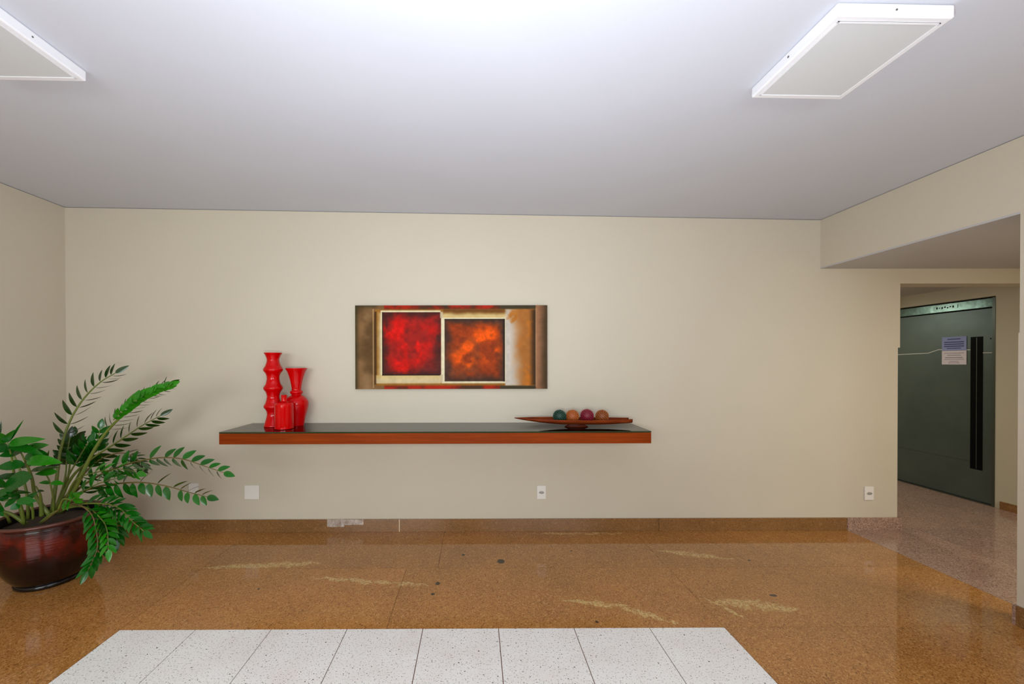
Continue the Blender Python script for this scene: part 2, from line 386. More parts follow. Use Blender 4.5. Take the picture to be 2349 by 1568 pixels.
# ------------------------------------------------------------------ lift door
def onE(bm, y0, y1, z0, z1, d0, d1, **k): box(bm, XE-d1, XE-d0, y0, y1, z0, z1, **k)
lift = thing('elevator_door', 'dark brushed steel elevator door with a narrow black window and paper notices', 'elevator', (XE, 4.2, 0))
def lp(name, y0, y1, z0, z1, d0, d1, mat, bev=0):
    bm = bmesh.new(); onE(bm, y0-4.2, y1-4.2, z0, z1, d0, d1, bev=bev)
    for v in bm.verts: v.co.x -= XE
    o = obj(name, bm, mat, lift); return o
bm = bmesh.new()
for y0, y1, z0, z1 in ((EY0, EY0+.022, 0, EZ-.012), (EY1-.03, EY1, 0, EZ-.012)):
    b_ = (y0-4.2, y1-4.2); box(bm, -.004, .05, b_[0], b_[1], z0, z1)
obj('door_frame', bm, M['steel_frame'], lift)
lp('header', EY0+.022, EY1-.03, 1.945, EZ-.012, -.05, -.012, M['bright_steel'], .006)
lp('door_leaf', EY0+.024, EY1-.032, .012, 1.938, -.06, -.022, M['steel'], .003)
lp('threshold', EY0, EY1, 0, .010, -.06, .0, M['steel_frame'])
lp('window_slot', 3.853, 3.950, .325, 1.664, -.03, -.0205, M['black_glass'])
lp('window_bead', 3.898, 3.903, .335, 1.655, -.0206, -.0185, M['steel_frame'])
lp('keyhole', 3.790, 3.802, 1.630, 1.646, -.03, -.0215, M['hole'])
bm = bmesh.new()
ln = [(4.668, 1.500), (4.321, 1.510), (4.219, 1.546), (3.952, 1.534)]  # kinked raised strip imitating a line of light reflected in the steel
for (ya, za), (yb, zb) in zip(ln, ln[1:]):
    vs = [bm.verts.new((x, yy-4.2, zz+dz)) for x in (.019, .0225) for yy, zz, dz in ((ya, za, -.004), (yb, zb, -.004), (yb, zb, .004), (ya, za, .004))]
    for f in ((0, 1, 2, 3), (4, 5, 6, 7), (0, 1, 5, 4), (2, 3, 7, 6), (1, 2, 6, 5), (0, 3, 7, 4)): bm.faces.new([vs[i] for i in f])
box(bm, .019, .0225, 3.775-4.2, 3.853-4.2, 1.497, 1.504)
obj('reflection_bead', bm, M['reflection_line'], lift)
bm = bmesh.new(); box(bm, .0205, .0225, 3.952-4.2, 4.66-4.2, .394, .400)  # second raised strip, imitating a fainter reflected line lower down
obj('lower_reflection_bead', bm, M['steel_frame'], lift)
# illegible maker's plate on the header
pl = lp('name_plate', 4.05, 4.30, 1.978, 2.012, -.012, -.008, M['bright_steel'])
bm = bmesh.new()
for k in range(7):
    yy = 4.08+k*.024-4.2
    box(bm, .0065, .009, yy, yy+.012, 1.984 + (k % 2)*.006, 2.006 - (k % 3)*.004)
obj('raised_marks', bm, M['black'], pl)
# notices
def notice(name, label, z0, z1, mat, lines, ink):
    t_ = thing(name, label, 'notice', (XE+.019, 4.086, z0), 'paper notices on the elevator door')
    o = mbox('sheet', (-.0015, 0, -.105, .105, 0, z1-z0), mat, t_)
    bm = bmesh.new()
    for z, a, b, h in lines: box(bm, -.0021, -.0014, a, b, z, z+h)
    obj('print', bm, ink, t_); return t_
notice('blue_notice', 'bluish notice with bold lines taped on the elevator door, upper sheet', 1.532, 1.677, M['paper_blue'],
       [(.116, -.055, .055, .008), (.084, -.085, .085, .009), (.062, -.085, .085, .009), (.040, -.085, .085, .009), (.020, -.06, .06, .007)], M['ink_blue'])
notice('white_notice', 'white notice with faint grey print on the elevator door, below the blue one', 1.384, 1.530, M['paper_white'],
       [(.118, -.085, .085, .004), (.095, -.06, .06, .005), (.070, -.075, .075, .006), (.052, -.085, .085, .004), (.032, -.04, .04, .004), (.016, -.05, .05, .004)], M['ink_grey'])

# ------------------------------------------------------------------ ceiling lights
def lamp(x0, x1, y0, y1, label):
    cx, cy = (x0+x1)/2, (y0+y1)/2; z = zc(cx); sl = (zc(x1)-zc(x0))/(x1-x0)
    t_ = thing('ceiling_light', label, 'ceiling light', (cx, cy, z), 'square surface ceiling lights')
    t_.rotation_euler = (0, -math.atan(sl), 0)
    a, b = (x1-x0)/2, (y1-y0)/2; Z = -.046; fw = .022
    bm = bmesh.new()
    # hollow tray: outer skin with a stepped lip
    box(bm, -a, a, -b, b, Z, -.001, bev=.006)
    fr_ = obj('frame', bm, M['lamp_frame'], t_)
    mbox('diffuser', (-a+fw, a-fw, -b+fw, b-fw, Z-.0012, Z+.004), M['diffuser'], t_)
    bm = bmesh.new(); i_ = fw
    for X0, X1, Y0, Y1 in ((-a+i_, -a+i_+.006, -b+i_, b-i_), (a-i_-.006, a-i_, -b+i_, b-i_), (-a+i_, a-i_, -b+i_, -b+i_+.006), (-a+i_, a-i_, b-i_-.006, b-i_)): box(bm, X0, X1, Y0, Y1, Z-.003, Z+.003)
    obj('inner_bead', bm, M['lamp_frame'], t_)
    for px_, py_, ax in ((-a, 0, 'x'), (a, 0, 'x'), (0, -b, 'y')):
        bm = bmesh.new(); bmesh.ops.create_cone(bm, cap_ends=True, segments=10, radius1=.004, radius2=.003, depth=.004)
        rot = Matrix.Rotation(PI/2, 3, 'Y' if ax == 'x' else 'X'); bmesh.ops.rotate(bm, matrix=rot, verts=bm.verts)
        bmesh.ops.translate(bm, vec=(px_, py_, -.024), verts=bm.verts); obj('screw', bm, M['screw'], t_)
    return t_
lamp(1.238, 1.640, 1.325, 1.740, 'square white surface-mounted ceiling light near the bulkhead, on the right')
lamp(-2.10, -1.692, 1.295, 1.712, 'square white surface-mounted ceiling light near the left wall, cut by the frame')

# ------------------------------------------------------------------ shelf, glass
SX0, SX1, SY, ST = -1.853, 1.283, 2.820, .898
sh = thing('floating_shelf', 'long reddish-brown floating wooden shelf fixed to the beige wall', 'shelf', (0, D, ST))
mbox('board', (SX0, SX1, SY-D, 0, -.078, 0), M['shelf_wood'], sh, .0012)
bm = bmesh.new()
fs = prism(bm, rect(SX0, SX1, SY, D-.001), ST+.0015, ST+.0115)
for f in fs: f.material_index = 0
for f in fs[2:]: f.material_index = 1
gs = obj('glass_top', bm, [M['glass'], M['glass_edge']]); tag(gs, 'clear glass sheet with dark green edge lying on the wooden shelf', 'glass')
GZ = ST+.0115

# ------------------------------------------------------------------ painting
PW, PH = 1.590, .692
nx, ny = 640, 280
U, V = np.meshgrid(np.linspace(0, 1, nx), np.linspace(0, 1, ny))
x = U*437; yv = (1-V)*191            # the canvas measured in its own small units, origin top left
rng = np.random.default_rng(5)
def vnoise(sc, sx=1, sy=1, oct=4):
    tot = np.zeros_like(U); amp = 1; s = 0
    for o_ in range(oct):
        gx = int(437/sc*sx)+3; gy = int(191/sc*sy)+3; g = rng.random((gy, gx))
        fx = U*(gx-2); fy = V*(gy-2); ix = fx.astype(int); iy = fy.astype(int); tx = fx-ix; ty = fy-iy
        tx = tx*tx*(3-2*tx); ty = ty*ty*(3-2*ty)
        a = g[iy, ix]*(1-tx)+g[iy, ix+1]*tx; b = g[iy+1, ix]*(1-tx)+g[iy+1, ix+1]*tx
        tot += amp*(a*(1-ty)+b*ty); s += amp; amp *= .55; sc /= 2
    return tot/s
def sm(a, b, v): t_ = np.clip((v-a)/(b-a), 0, 1); return t_*t_*(3-2*t_)
def boxm(x0, x1, y0, y1, s=1.2): return sm(x0-s, x0+s, x)*(1-sm(x1-s, x1+s, x))*sm(y0-s, y0+s, yv)*(1-sm(y1-s, y1+s, yv))
def inner(x0, x1, y0, y1): return np.minimum(np.minimum(x-x0, x1-x), np.minimum(yv-y0, y1-yv))
def L3(a, b, m): return a*(1-m[..., None])+b*m[..., None]
def col(*c): return np.array(c, float)
n1, n2, n3 = vnoise(60), vnoise(26), vnoise(9)
nb = sm(.35, .65, n1)
img = L3(col(92, 66, 34), col(128, 92, 54), nb)                                   # brown ground
img = L3(img, col(150, 118, 82), .75*np.exp(-((x-26)/14)**2)*sm(.2, .75, n1))        # left band, lighter heart
img = L3(img, col(58, 54, 28), .8*(1-sm(0, 12, x)))
img = L3(img, col(58, 54, 32), .7*(1-sm(0, 10, yv))*(1-sm(40, 60, x)))
# top and bottom red streaks
for y0, y1 in ((0, 9), (183, 191)):
    m = boxm(66, 330, y0-2, y1, 1.5); img = L3(img, col(120, 34, 16), m*.95)
    img = L3(img, col(176, 36, 10), m*sm(.45, .65, n2)*.9); img = L3(img, col(62, 50, 30), m*sm(.5, .7, 1-n2)*.8)
m = boxm(330, 412, -2, 9, 2)+boxm(330, 412, 182, 193, 2); img = L3(img, col(60, 54, 38), m*.85)
# golden-cream field around the squares
fld = boxm(45, 408, 9, 183, 2.5)
cream, gold = col(214, 198, 158), col(150, 100, 34)
dl = inner(45, 408, 9, 183); fieldc = L3(gold, cream, sm(2, 17, dl+6*(n2-.5)))
img = L3(img, fieldc, fld*.96)
# dark contour at the left of the field
img = L3(img, col(64, 40, 14), boxm(43.5, 48.5, 14, 180, 1.6)*.85)
img = L3(img, col(196, 160, 110), boxm(40, 42, 8, 188, .8)*.8)
# right field: grey-white turning to burnt orange, dark at its edge
r = boxm(341, 409, 9, 183, 2); rr = x-341+22*(n1-.5)+10*(n3-.5)-.0*yv
img = L3(img, L3(col(196, 186, 172), col(166, 104, 46), sm(8, 44, rr+12*(sm(60, 0, yv)))), r)
img = L3(img, col(196, 112, 30), r*sm(34, 56, rr)*sm(.42, .6, n2)*.8)
img = L3(img, col(54, 36, 18), boxm(394, 412, 9, 183, 4)*sm(392, 409, x)*.95)
top = boxm(200, 408, 9, 30, 2); img = L3(img, L3(col(110, 66, 22), col(206, 178, 116), sm(12, 24, yv+6*(n2-.5))), top*(1-sm(330, 350, x)))
img = L3(img, col(176, 104, 30), boxm(325, 400, 10, 44, 8)*sm(.4, .6, n2)*.85)
# right outer band
b_ = boxm(410.5, 438, -2, 193, 1); img = L3(img, L3(col(150, 104, 72), col(74, 56, 34), sm(414, 434, x+8*(n2-.5))), b_)
img = L3(img, col(170, 130, 96), boxm(410, 413, 6, 186, .9)*.7)
# cream outline of the squares
img = L3(img, col(226, 214, 172), boxm(58, 194, 11.5, 165, .9)*.95)
img = L3(img, col(222, 212, 176), boxm(196, 342, 28, 178, .9)*.95)
img = L3(img, L3(col(205, 175, 110), col(216, 200, 160), sm(160, 176, yv)), boxm(47, 194, 159, 178, 2)*.8)
def square(img, x0, x1, y0, y1, edge, mid, hot, spots):
    d = inner(x0, x1, y0, y1); m = boxm(x0, x1, y0, y1, .9)
    c = L3(edge, mid, sm(1, 22, d+14*(n2-.5)))
    h = np.zeros_like(x)
    for sx_, sy_, sr_ in spots: h = np.maximum(h, np.exp(-(((x-sx_)**2+(yv-sy_)**2)/sr_**2)))
    c = L3(c, hot, np.clip(h*(1.7*sm(.28, .72, n2)), 0, 1)); c = L3(c, edge*1.25, .55*sm(.52, .75, n1)*(1-h))
    c = c*(0.86+.28*n3)[..., None]
    return L3(img, c, m)
img = square(img, 61.5, 195, 15.5, 159.5, col(70, 30, 24), col(150, 28, 20), col(208, 18, 6), [(90, 55, 28), (128, 108, 34), (155, 70, 34), (110, 130, 24)])
img = square(img, 203, 339, 31.5, 173.5, col(66, 44, 34), col(144, 54, 14), col(232, 84, 0), [(246, 114, 24), (256, 96, 22), (284, 74, 20), (306, 66, 18), (254, 126, 18), (304, 104, 24)])
img = L3(img, col(40, 26, 18), (boxm(336, 340.5, 31, 174, .8)+boxm(61, 63.5, 15, 160, .8)+boxm(203, 340, 31, 33.5, .8)+boxm(61, 194, 157, 160, .8)).clip(0, 1)*.85)
img = L3(img, col(196, 178, 142), boxm(193, 199, 15, 29, 1)*.9+boxm(193, 199, 158, 176, 1)*.8)
img = img*(.93+.14*n3)[..., None]
c01 = np.clip(img/255, 0, 1); lin = np.where(c01 <= .04045, c01/12.92, ((c01+.055)/1.055)**2.4)
me = bpy.data.meshes.new('canvas_face'); vs = np.stack([(U-.5)*PW, np.full_like(U, -.0305), (V-.5)*PH], -1).reshape(-1, 3)
idx = np.arange(nx*ny).reshape(ny, nx); fc = np.stack([idx[:-1, :-1], idx[:-1, 1:], idx[1:, 1:], idx[1:, :-1]], -1).reshape(-1, 4)
me.vertices.add(len(vs)); me.vertices.foreach_set('co', vs.ravel()); me.loops.add(fc.size); me.loops.foreach_set('vertex_index', fc.ravel())
me.polygons.add(len(fc)); me.polygons.foreach_set('loop_start', np.arange(len(fc))*4); me.update()
ca = me.color_attributes.new('paint', 'FLOAT_COLOR', 'POINT'); ca.data.foreach_set('color', np.concatenate([lin.reshape(-1, 3), np.ones((nx*ny, 1))], 1).ravel())
t = NT('oil_paint'); at_ = t.n('ShaderNodeVertexColor', layer_name='paint'); t.bump(t.noise(t.obj(), 90, 4, .7, (1, 1, 1)), .2, .002)
M['oil'] = t.set(at_.outputs[0], .6, Specular_IOR_Level=.12)
pt = thing('abstract_painting', 'wide abstract canvas with a red square and an orange square on brown', 'painting', (-.193, D, 1.5385))
obj('painted_face', me, M['oil'], pt)
mbox('stretched_canvas', (-PW/2, PW/2, -.030, -.001, -PH/2, PH/2), NT('canvas_side').set(srgb(70, 52, 32), .8), pt, .001)

# ------------------------------------------------------------------ plates on the wall
def plate(name, label, cat, cx, cz, w_, h_, group=None):
    t_ = thing(name, label, cat, (cx, D, cz), group)
    mbox('cover', (-w_/2, w_/2, -.009, 0, -h_/2, h_/2), M['white_plastic'], t_, .002); return t_
plate('blank_plate', 'square blank white cover plate on the wall below the red vases', 'wall plate', -1.861, .333, .122, .116)
plate('blank_plate', 'small white cover plate on the wall behind the plant leaves', 'wall plate', -2.345, .368, .08, .08)
for cx, cz, lab in ((.556, .325, 'white power outlet on the wall below the shelf, right of its middle'), (3.308, .308, 'white power outlet beside the lobby opening, near the pink baseboard')):
    o_ = plate('power_outlet', lab, 'power outlet', cx, cz, .076, .113, 'power outlets on the back wall')
    bm = bmesh.new(); b2 = [(.024*math.cos(a)*1.0, .013*math.sin(a)) for a in np.linspace(0, 2*PI, 6, endpoint=False)]
    lo = [bm.verts.new((a_, -.0125, b_)) for a_, b_ in b2]; hi = [bm.verts.new((a_, -.008, b_)) for a_, b_ in b2]
    bm.faces.new(lo); bm.faces.new(hi[::-1])
    for i in range(6): bm.faces.new((lo[i], lo[(i+1) % 6], hi[(i+1) % 6], hi[i]))
    so = obj('socket', bm, M['slot'], o_)
    for dx in (-.012, 0, .012):
        bm = bmesh.new(); bmesh.ops.create_cone(bm, cap_ends=True, segments=8, radius1=.0026, radius2=.0026, depth=.002)
        bmesh.ops.rotate(bm, matrix=Matrix.Rotation(PI/2, 3, 'X'), verts=bm.verts); bmesh.ops.translate(bm, vec=(dx, -.0128, -.003 if dx == 0 else 0), verts=bm.verts)
        obj('pin_hole', bm, M['hole'], so)

# ------------------------------------------------------------------ vases
def vase(name, label, x_, y_, prof, seg=56, inner_drop=.0, wall=.004):
    t_ = thing(name, label, 'vase', (x_, y_, GZ+.0005), 'glossy red vases on the shelf')
    zt = prof[-1][1]
    pts = spline([Vector((r_, z_, 0)) for r_, z_ in prof], len(prof)*5) if len(prof) > 3 else [Vector((a_, b_, 0)) for a_, b_ in prof]
    P = [(0, 0)] + [(max(v.x, .001), min(max(v.y, 0), zt)) for v in pts]
    rt = prof[-1][0]; P += [(rt-wall*.5, zt+.001), (rt-wall, zt)]
    bm = bmesh.new(); lathe(bm, P, seg); obj('body', bm, M['red_gloss'], t_, True)
    inn = [(rt-wall, zt)] + [(max(v.x-wall, .002), v.y) for v in pts[::-1] if zt-.10 < v.y < zt-.004] + [(0, max(zt-.10, .01))]
    bm = bmesh.new(); lathe(bm, inn, seg); obj('inner_wall', bm, M['red_inside'], t_, True)
    return t_
def prof_px(rows_, base, Yd):     # rows: (zoomed y, zoomed half width) at 6.03 px per pixel
    k = Yd/F/6.03; return [(hw*k, (base-yy)*k) for yy, hw in rows_]
vase('wavy_vase', 'tall glossy red vase with a wavy outline, tallest of the three', -1.597, 3.085,
     prof_px([(1190, 112), (1178, 117), (1100, 95), (1030, 80), (975, 88), (918, 121), (860, 96), (785, 80), (725, 92), (664, 124), (605, 94), (525, 80), (470, 92), (412, 125), (350, 96), (282, 78), (225, 92), (178, 117)], 1190, 3.085))
vase('flared_vase', 'glossy red vase with round belly, ringed neck and flared mouth', -1.436, 3.135,
     prof_px([(1172, 96), (1150, 99), (1060, 117), (960, 143), (880, 156), (830, 146), (785, 110), (755, 66), (742, 72), (718, 84), (697, 74), (688, 62), (640, 64), (540, 84), (450, 112), (386, 142)], 1172, 3.135))
vase('stubby_vase', 'small red bottle vase with a short narrow neck, in front of the others', -1.452, 2.965,
     [(.060, 0), (.0655, .003), (.0665, .012), (.0670, .09), (.0675, .175), (.066, .188), (.058, .198), (.036, .205), (.0235, .210), (.0205, .216), (.0205, .245), (.0213, .256)])

# ------------------------------------------------------------------ long boat bowl and balls
BY = 3.02
zl, zr = at(1180, 959, BY), at(1446.5, 961, BY)
bw = thing('boat_bowl', 'long shallow boat-shaped wooden bowl on a low foot, at the shelf end', 'bowl', ((zl.x+zr.x)/2, BY, GZ+.0005))
LH = (zr.x-zl.x)/2; ztop = zl.z-GZ
bm = bmesh.new(); ns, nr = 40, 12; secs = []
for i in range(ns+1):
    u = -1+2*i/ns
    wdt = .092*(1-max(0, -u)**2.2)**.9 if u < 0 else .092-.050*u**1.6
    wdt = max(wdt, .004)
    top = ztop - .004*u + .004*u*u - .003; depth = (.040*(1-abs(u)**2.0) + (.002 if u < 0 else .030*u**1.5)) + .003
    ring = []
    for (sgn, th) in ((1, 0), (-1, .007)):
        for k in range(nr+1):
            a = PI*k/nr if sgn > 0 else PI*(nr-k)/nr
            yy = -math.cos(a)*(wdt-th*.7 if wdt > th else wdt*.4); zz = top - math.sin(a)**(.8 if u < .3 else .8-.5*(u-.3)/.7)*max(depth-th, .001)
            ring.append(bm.verts.new((u*LH, yy, zz)))
    secs.append(ring)
n = len(secs[0])
for a, b in zip(secs, secs[1:]):
    for k in range(n):
        f = bm.faces.new((a[k], a[(k+1) % n], b[(k+1) % n], b[k])); f.material_index = 0 if k < nr or k >= n-1 else 1
for e in (secs[0], secs[-1]):
    for k in range(nr): bm.faces.new((e[k], e[k+1], e[n-2-k], e[n-1-k]))
obj('hull', bm, [M['bowl_wood'], M['bowl_wood']], bw, True)
bm = bmesh.new(); zb = ztop-.040
for sx_ in (1,):
    pr = [(.135, 0), (.10, .010), (.06, zb), (.06, zb+.004)]
    pl_ = []
    for rx, z in ((.09, 0), (.092, .005), (.06, max(zb*.7, .01)), (.08, zb+.006)):
        pl_.append([bm.verts.new((.03+rx*math.cos(a), rx*.32*math.sin(a), z)) for a in np.linspace(0, 2*PI, 32, endpoint=False)])
    for a, b in zip(pl_, pl_[1:]):
        for k in range(32): bm.faces.new((a[k], a[(k+1) % 32], b[(k+1) % 32], b[k]))
    bm.faces.new(pl_[0][::-1]); bm.faces.new(pl_[-1])
obj('foot', bm, M['bowl_dark'], bw, True)

def ballmat(name, a, b):
    t = NT(name); v = t.vor(t.obj(), 95); c = t.mix(t.ramp(v.outputs['Distance'], [(.15, (0, 0, 0)), (.6, (1, 1, 1))]), a, b)
    return t.set(c, .5)
balls = [(1283.5, 955, srgb(28, 92, 78), srgb(8, 40, 26), 'dark green studded decorative ball, leftmost in the boat bowl', 0),
         (1313, 955, srgb(208, 120, 46), srgb(150, 70, 20), 'light orange woven decorative ball, beside the green one', 1),
         (1346.5, 953.5, srgb(176, 26, 62), srgb(96, 8, 28), 'crimson studded decorative ball, between the orange and tan ones', 2),
         (1381, 955, srgb(186, 106, 34), srgb(112, 52, 10), 'tan brown woven decorative ball, rightmost in the boat bowl', 3)]
for px_, py_, ca_, cb_, lab, k in balls:
    R = .0515; c0 = at(px_, py_-.8, BY)
    o_ = thing('decorative_ball', lab, 'ball', c0, 'decorative balls in the boat bowl')
    bm = bmesh.new(); bmesh.ops.create_icosphere(bm, subdivisions=4, radius=R*.94)
    obj('core', bm, ballmat('ball_core_%d' % k, cb_, cb_), o_, True)
    # studs spread evenly over the surface
    bm = bmesh.new(); N_ = 150
    for i in range(N_):
        ph = math.acos(1-2*(i+.5)/N_); th = PI*(1+5**.5)*i; d = Vector((math.sin(ph)*math.cos(th), math.sin(ph)*math.sin(th), math.cos(ph)))
        mt = Matrix.Translation(d*R*.955) @ d.to_track_quat('Z', 'Y').to_matrix().to_4x4() @ Matrix.Diagonal((1, 1, .7, 1))
        bmesh.ops.create_icosphere(bm, subdivisions=1, radius=.0046, matrix=mt)
    st = obj('studs', bm, ballmat('ball_studs_%d' % k, ca_, tuple(c_*.8 for c_ in ca_)), o_, True); st['kind'] = 'stuff'

# ------------------------------------------------------------------ potted plant
PXY = Vector((-2.775, 2.55, 0))
pp = thing('potted_plant', 'leafy potted plant with arching stems in a glazed dark red pot', 'plant', PXY)
bm = bmesh.new()
body = spline([Vector(v) for v in ((.168, .034, 0), (.198, .075, 0), (.228, .140, 0), (.247, .215, 0), (.254, .300, 0), (.254, .365, 0), (.250, .402, 0))], 28)
lathe(bm, [(.12, .030), (.150, .030)] + [(v.x, v.y) for v in body] + [(.252, .410)], 72)
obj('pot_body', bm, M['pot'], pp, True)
bm = bmesh.new(); lathe(bm, [(0, 0), (.156, 0), (.166, .006), (.169, .018), (.164, .030), (.155, .033)], 64); obj('pot_foot', bm, NT('pot_foot').set(srgb(16, 12, 12), .15), pp, True)
bm = bmesh.new(); lathe(bm, [(.250, .406), (.260, .412), (.262, .420), (.258, .426), (.248, .428), (.240, .424), (.238, .416)], 72); obj('pot_rim', bm, M['pot_rim'], pp, True)
bm = bmesh.new(); lathe(bm, [(.239, .420), (.237, .36), (.232, .320)], 64); obj('pot_inner_wall', bm, M['pot_inner'], pp, True)
bm = bmesh.new(); lathe(bm, [(.234, .362), (.20, .368), (.15, .374), (.10, .378), (.05, .380), (0, .381)], 40)
for v in bm.verts: v.co.z += noise.noise(v.co*22)*.010
obj('soil', bm, M['soil'], pp, True)

# leaf blades: base at origin, along +Y, upper side +Z, three shapes shared by all the leaves
def leaf_mesh(name, L, W, mat, droop, fold):
    bm = bmesh.new(); n_ = 7; rows_ = []
    for i in range(n_+1):
        s_ = i/n_; wd = W/2*(math.sin(PI*s_**.78))**.8 if 0 < s_ < 1 else 0
        yy = L*s_; zz = -droop*L*s_*s_
        if i in (0, n_): rows_.append([bm.verts.new((0, yy, zz))])
        else: rows_.append([bm.verts.new((-wd, yy, zz+fold*wd)), bm.verts.new((0, yy, zz)), bm.verts.new((wd, yy, zz+fold*wd))])
    for a, b in zip(rows_, rows_[1:]):
        if len(a) == 1: bm.faces.new((a[0], b[1], b[0])); bm.faces.new((a[0], b[2], b[1]))
        elif len(b) == 1: bm.faces.new((a[0], a[1], b[0])); bm.faces.new((a[1], a[2], b[0]))
        else: bm.faces.new((a[0], a[1], b[1], b[0])); bm.faces.new((a[1], a[2], b[2], b[1]))
    me_ = bpy.data.meshes.new(name); bm.to_mesh(me_); bm.free(); me_.materials.append(mat)
    me_.polygons.foreach_set('use_smooth', [True]*len(me_.polygons)); return me_
LM = {k: [leaf_mesh('leaf', 1, wd, M[mk], dr, fo) for dr, fo in ((.10, .25), (.22, .15))] for k, mk, wd in (('g', 'leaf', .40), ('l', 'leaf_light', .40), ('d', 'leaf_dark', .36), ('G', 'leaf', .58))}
EYEV = Vector((0, 0, EYE)); nleaf = [0]
def frond(pts, y0, y1, n_pairs, start, Lf, twA, twB, ang=58, kind='g', r0=.010, r1=.0025, thin=False, taper=.55, skipA=(), skipB=(), sc=1.0):
    """pts: the stem as seen in the photo, y0/y1 its depth at root and tip; twA/twB turn the blades of each side about their axis"""
    m = len(pts)-1; P = [at(px_, py_, y0+(y1-y0)*(i/m)**1.1) - PXY for i, (px_, py_) in enumerate(pts)]
    sp_ = spline(P, 26); bm = bmesh.new(); tube(bm, sp_, [r0+(r1-r0)*(i/25)**.8 for i in range(26)], 7)
    st = obj('stem', bm, M['stem_thin' if thin else 'stem'], pp, True)
    for k in range(n_pairs):
        s_ = start+(1-start)*(k+.3)/n_pairs; fi = s_*25; i = min(int(fi), 24); p_ = sp_[i].lerp(sp_[i+1], fi-i)
        T = (sp_[i+1]-sp_[i]).normalized(); V_ = (EYEV-(p_+PXY)).normalized(); Np = (V_-T*V_.dot(T)).normalized(); Sd = T.cross(Np)  # Sd: to one side on screen
        for side, tw, skip in ((1, twA, skipA), (-1, twB, skipB)):
            if k in skip or tw is None: continue
            a_ = math.radians(ang*(1-.35*s_)+random.uniform(-7, 7)); base_dir = (T*math.cos(a_)+Sd*side*math.sin(a_)+Np*random.uniform(-.15, .15)).normalized()
            nrm = (Np-base_dir*Np.dot(base_dir)).normalized()
            ang_t = math.radians(tw+random.uniform(-12, 12)); nrm = (nrm*math.cos(ang_t)+base_dir.cross(nrm)*math.sin(ang_t)*side).normalized()
            xd = base_dir.cross(nrm); ll = Lf*(1-(1-taper)*abs(s_-.45)*1.2)*random.uniform(.9, 1.08)
            pk = p_ + Sd*side*(r0*.3)
            mt = Matrix(((xd.x, base_dir.x, nrm.x, 0), (xd.y, base_dir.y, nrm.y, 0), (xd.z, base_dir.z, nrm.z, 0), (0, 0, 0, 1)))
            lf = bpy.data.objects.new('leaf', LM[kind][random.randrange(2)]); C.objects.link(lf); lf.parent = st
            lf.matrix_local = Matrix.Translation(pk) @ mt @ Matrix.Diagonal((ll*sc, ll, ll, 1)); nleaf[0] += 1
    # blade at the tip
    T = (sp_[-1]-sp_[-3]).normalized(); V_ = (EYEV-(sp_[-1]+PXY)).normalized(); Np = (V_-T*V_.dot(T)).normalized(); xd = T.cross(Np)
    mt = Matrix(((xd.x, T.x, Np.x, 0), (xd.y, T.y, Np.y, 0), (xd.z, T.z, Np.z, 0), (0, 0, 0, 1)))
    lf = bpy.data.objects.new('leaf', LM[kind][0]); C.objects.link(lf); lf.parent = st; lf.matrix_local = Matrix.Translation(sp_[-1]) @ mt @ Matrix.Diagonal((Lf*.8*sc, Lf*.8, Lf*.8, 1)); nleaf[0] += 1
def c(*a): return [(x_/2.6125, 800+y_/2.6125) for x_, y_ in a]      # from the enlarged crop back to photo pixels
# the tall frond, second tall frond, and the fan to the right (side A is right of the stem or below it, B left or above)
frond(c((310, 985), (338, 790), (365, 600), (420, 430), (500, 300), (600, 200), (690, 145)), 2.60, 2.75, 10, .40, .118, 74, 48, 66, 'd', .012, .0028)
frond(c((370, 980), (470, 800), (540, 650), (620, 520), (700, 430), (800, 340), (900, 270), (1010, 215)), 2.58, 2.55, 13, .48, .098, 66, 62, 62, 'd', .015, .003)
frond(c((680, 425), (760, 350), (840, 290), (930, 248), (1025, 213)), 2.53, 2.51, 15, .0, .075, 20, 15, 30, 'l', .003, .002, sc=1.3)
frond(c((340, 960), (430, 770), (560, 650), (700, 560), (850, 460), (960, 400)), 2.66, 2.85, 11, .30, .110, 25, 62, 58, 'd', .011, .0025)
frond(c((360, 940), (480, 830), (620, 745), (760, 690), (880, 662), (980, 650), (1100, 660), (1220, 700), (1340, 740)), 2.62, 2.45, 16, .12, .100, 82, 6, 60, 'g', .009, .002, True, skipB=(6, 8), skipA=(1,), sc=1.15)
frond(c((330, 985), (440, 880), (580, 825), (720, 805), (860, 800), (1000, 822), (1120, 855), (1240, 885)), 2.50, 2.40, 14, .28, .098, 4, 70, 74, 'g', .008, .002, True, skipA=(9,), skipB=(0, 2, 4, 6, 8), sc=1.25)
frond(c((240, 1040), (330, 975), (450, 935), (600, 925), (710, 950), (790, 1030), (860, 1090)), 2.46, 2.30, 13, .40, .100, 35, 25, 50, 'g', .007, .0022)
frond(c((250, 1045), (360, 960), (460, 930), (545, 985), (575, 1080), (585, 1180), (560, 1260), (525, 1330)), 2.44, 2.22, 13, .38, .088, 35, 30, 52, 'g', .006, .002, True)
frond(c((300, 1000), (420, 930), (540, 920), (640, 960), (700, 1050), (700, 1140)), 2.52, 2.34, 12, .45, .100, 25, 40, 55, 'g', .006, .002)
frond(c((300, 1000), (420, 950), (520, 950), (600, 1010), (640, 1080), (650, 1200)), 2.46, 2.28, 9, .45, .090, 45, 20, 55, 'l', .006, .002)
frond(c((330, 960), (400, 800), (420, 680), (440, 590), (445, 520)), 2.72, 2.86, 8, .46, .105, 35, 30, 66, 'd', .009, .003, sc=1.2)
frond(c((340, 970), (430, 830), (500, 700), (570, 600), (600, 480)), 2.70, 2.76, 7, .50, .095, 12, 35, 60, 'g', .009, .003, sc=1.3, skipA=(2,))
frond(c((330, 960), (400, 780), (480, 640), (530, 560)), 2.68, 2.72, 7, .50, .100, 20, 30, 70, 'g', .008, .003, sc=1.2)
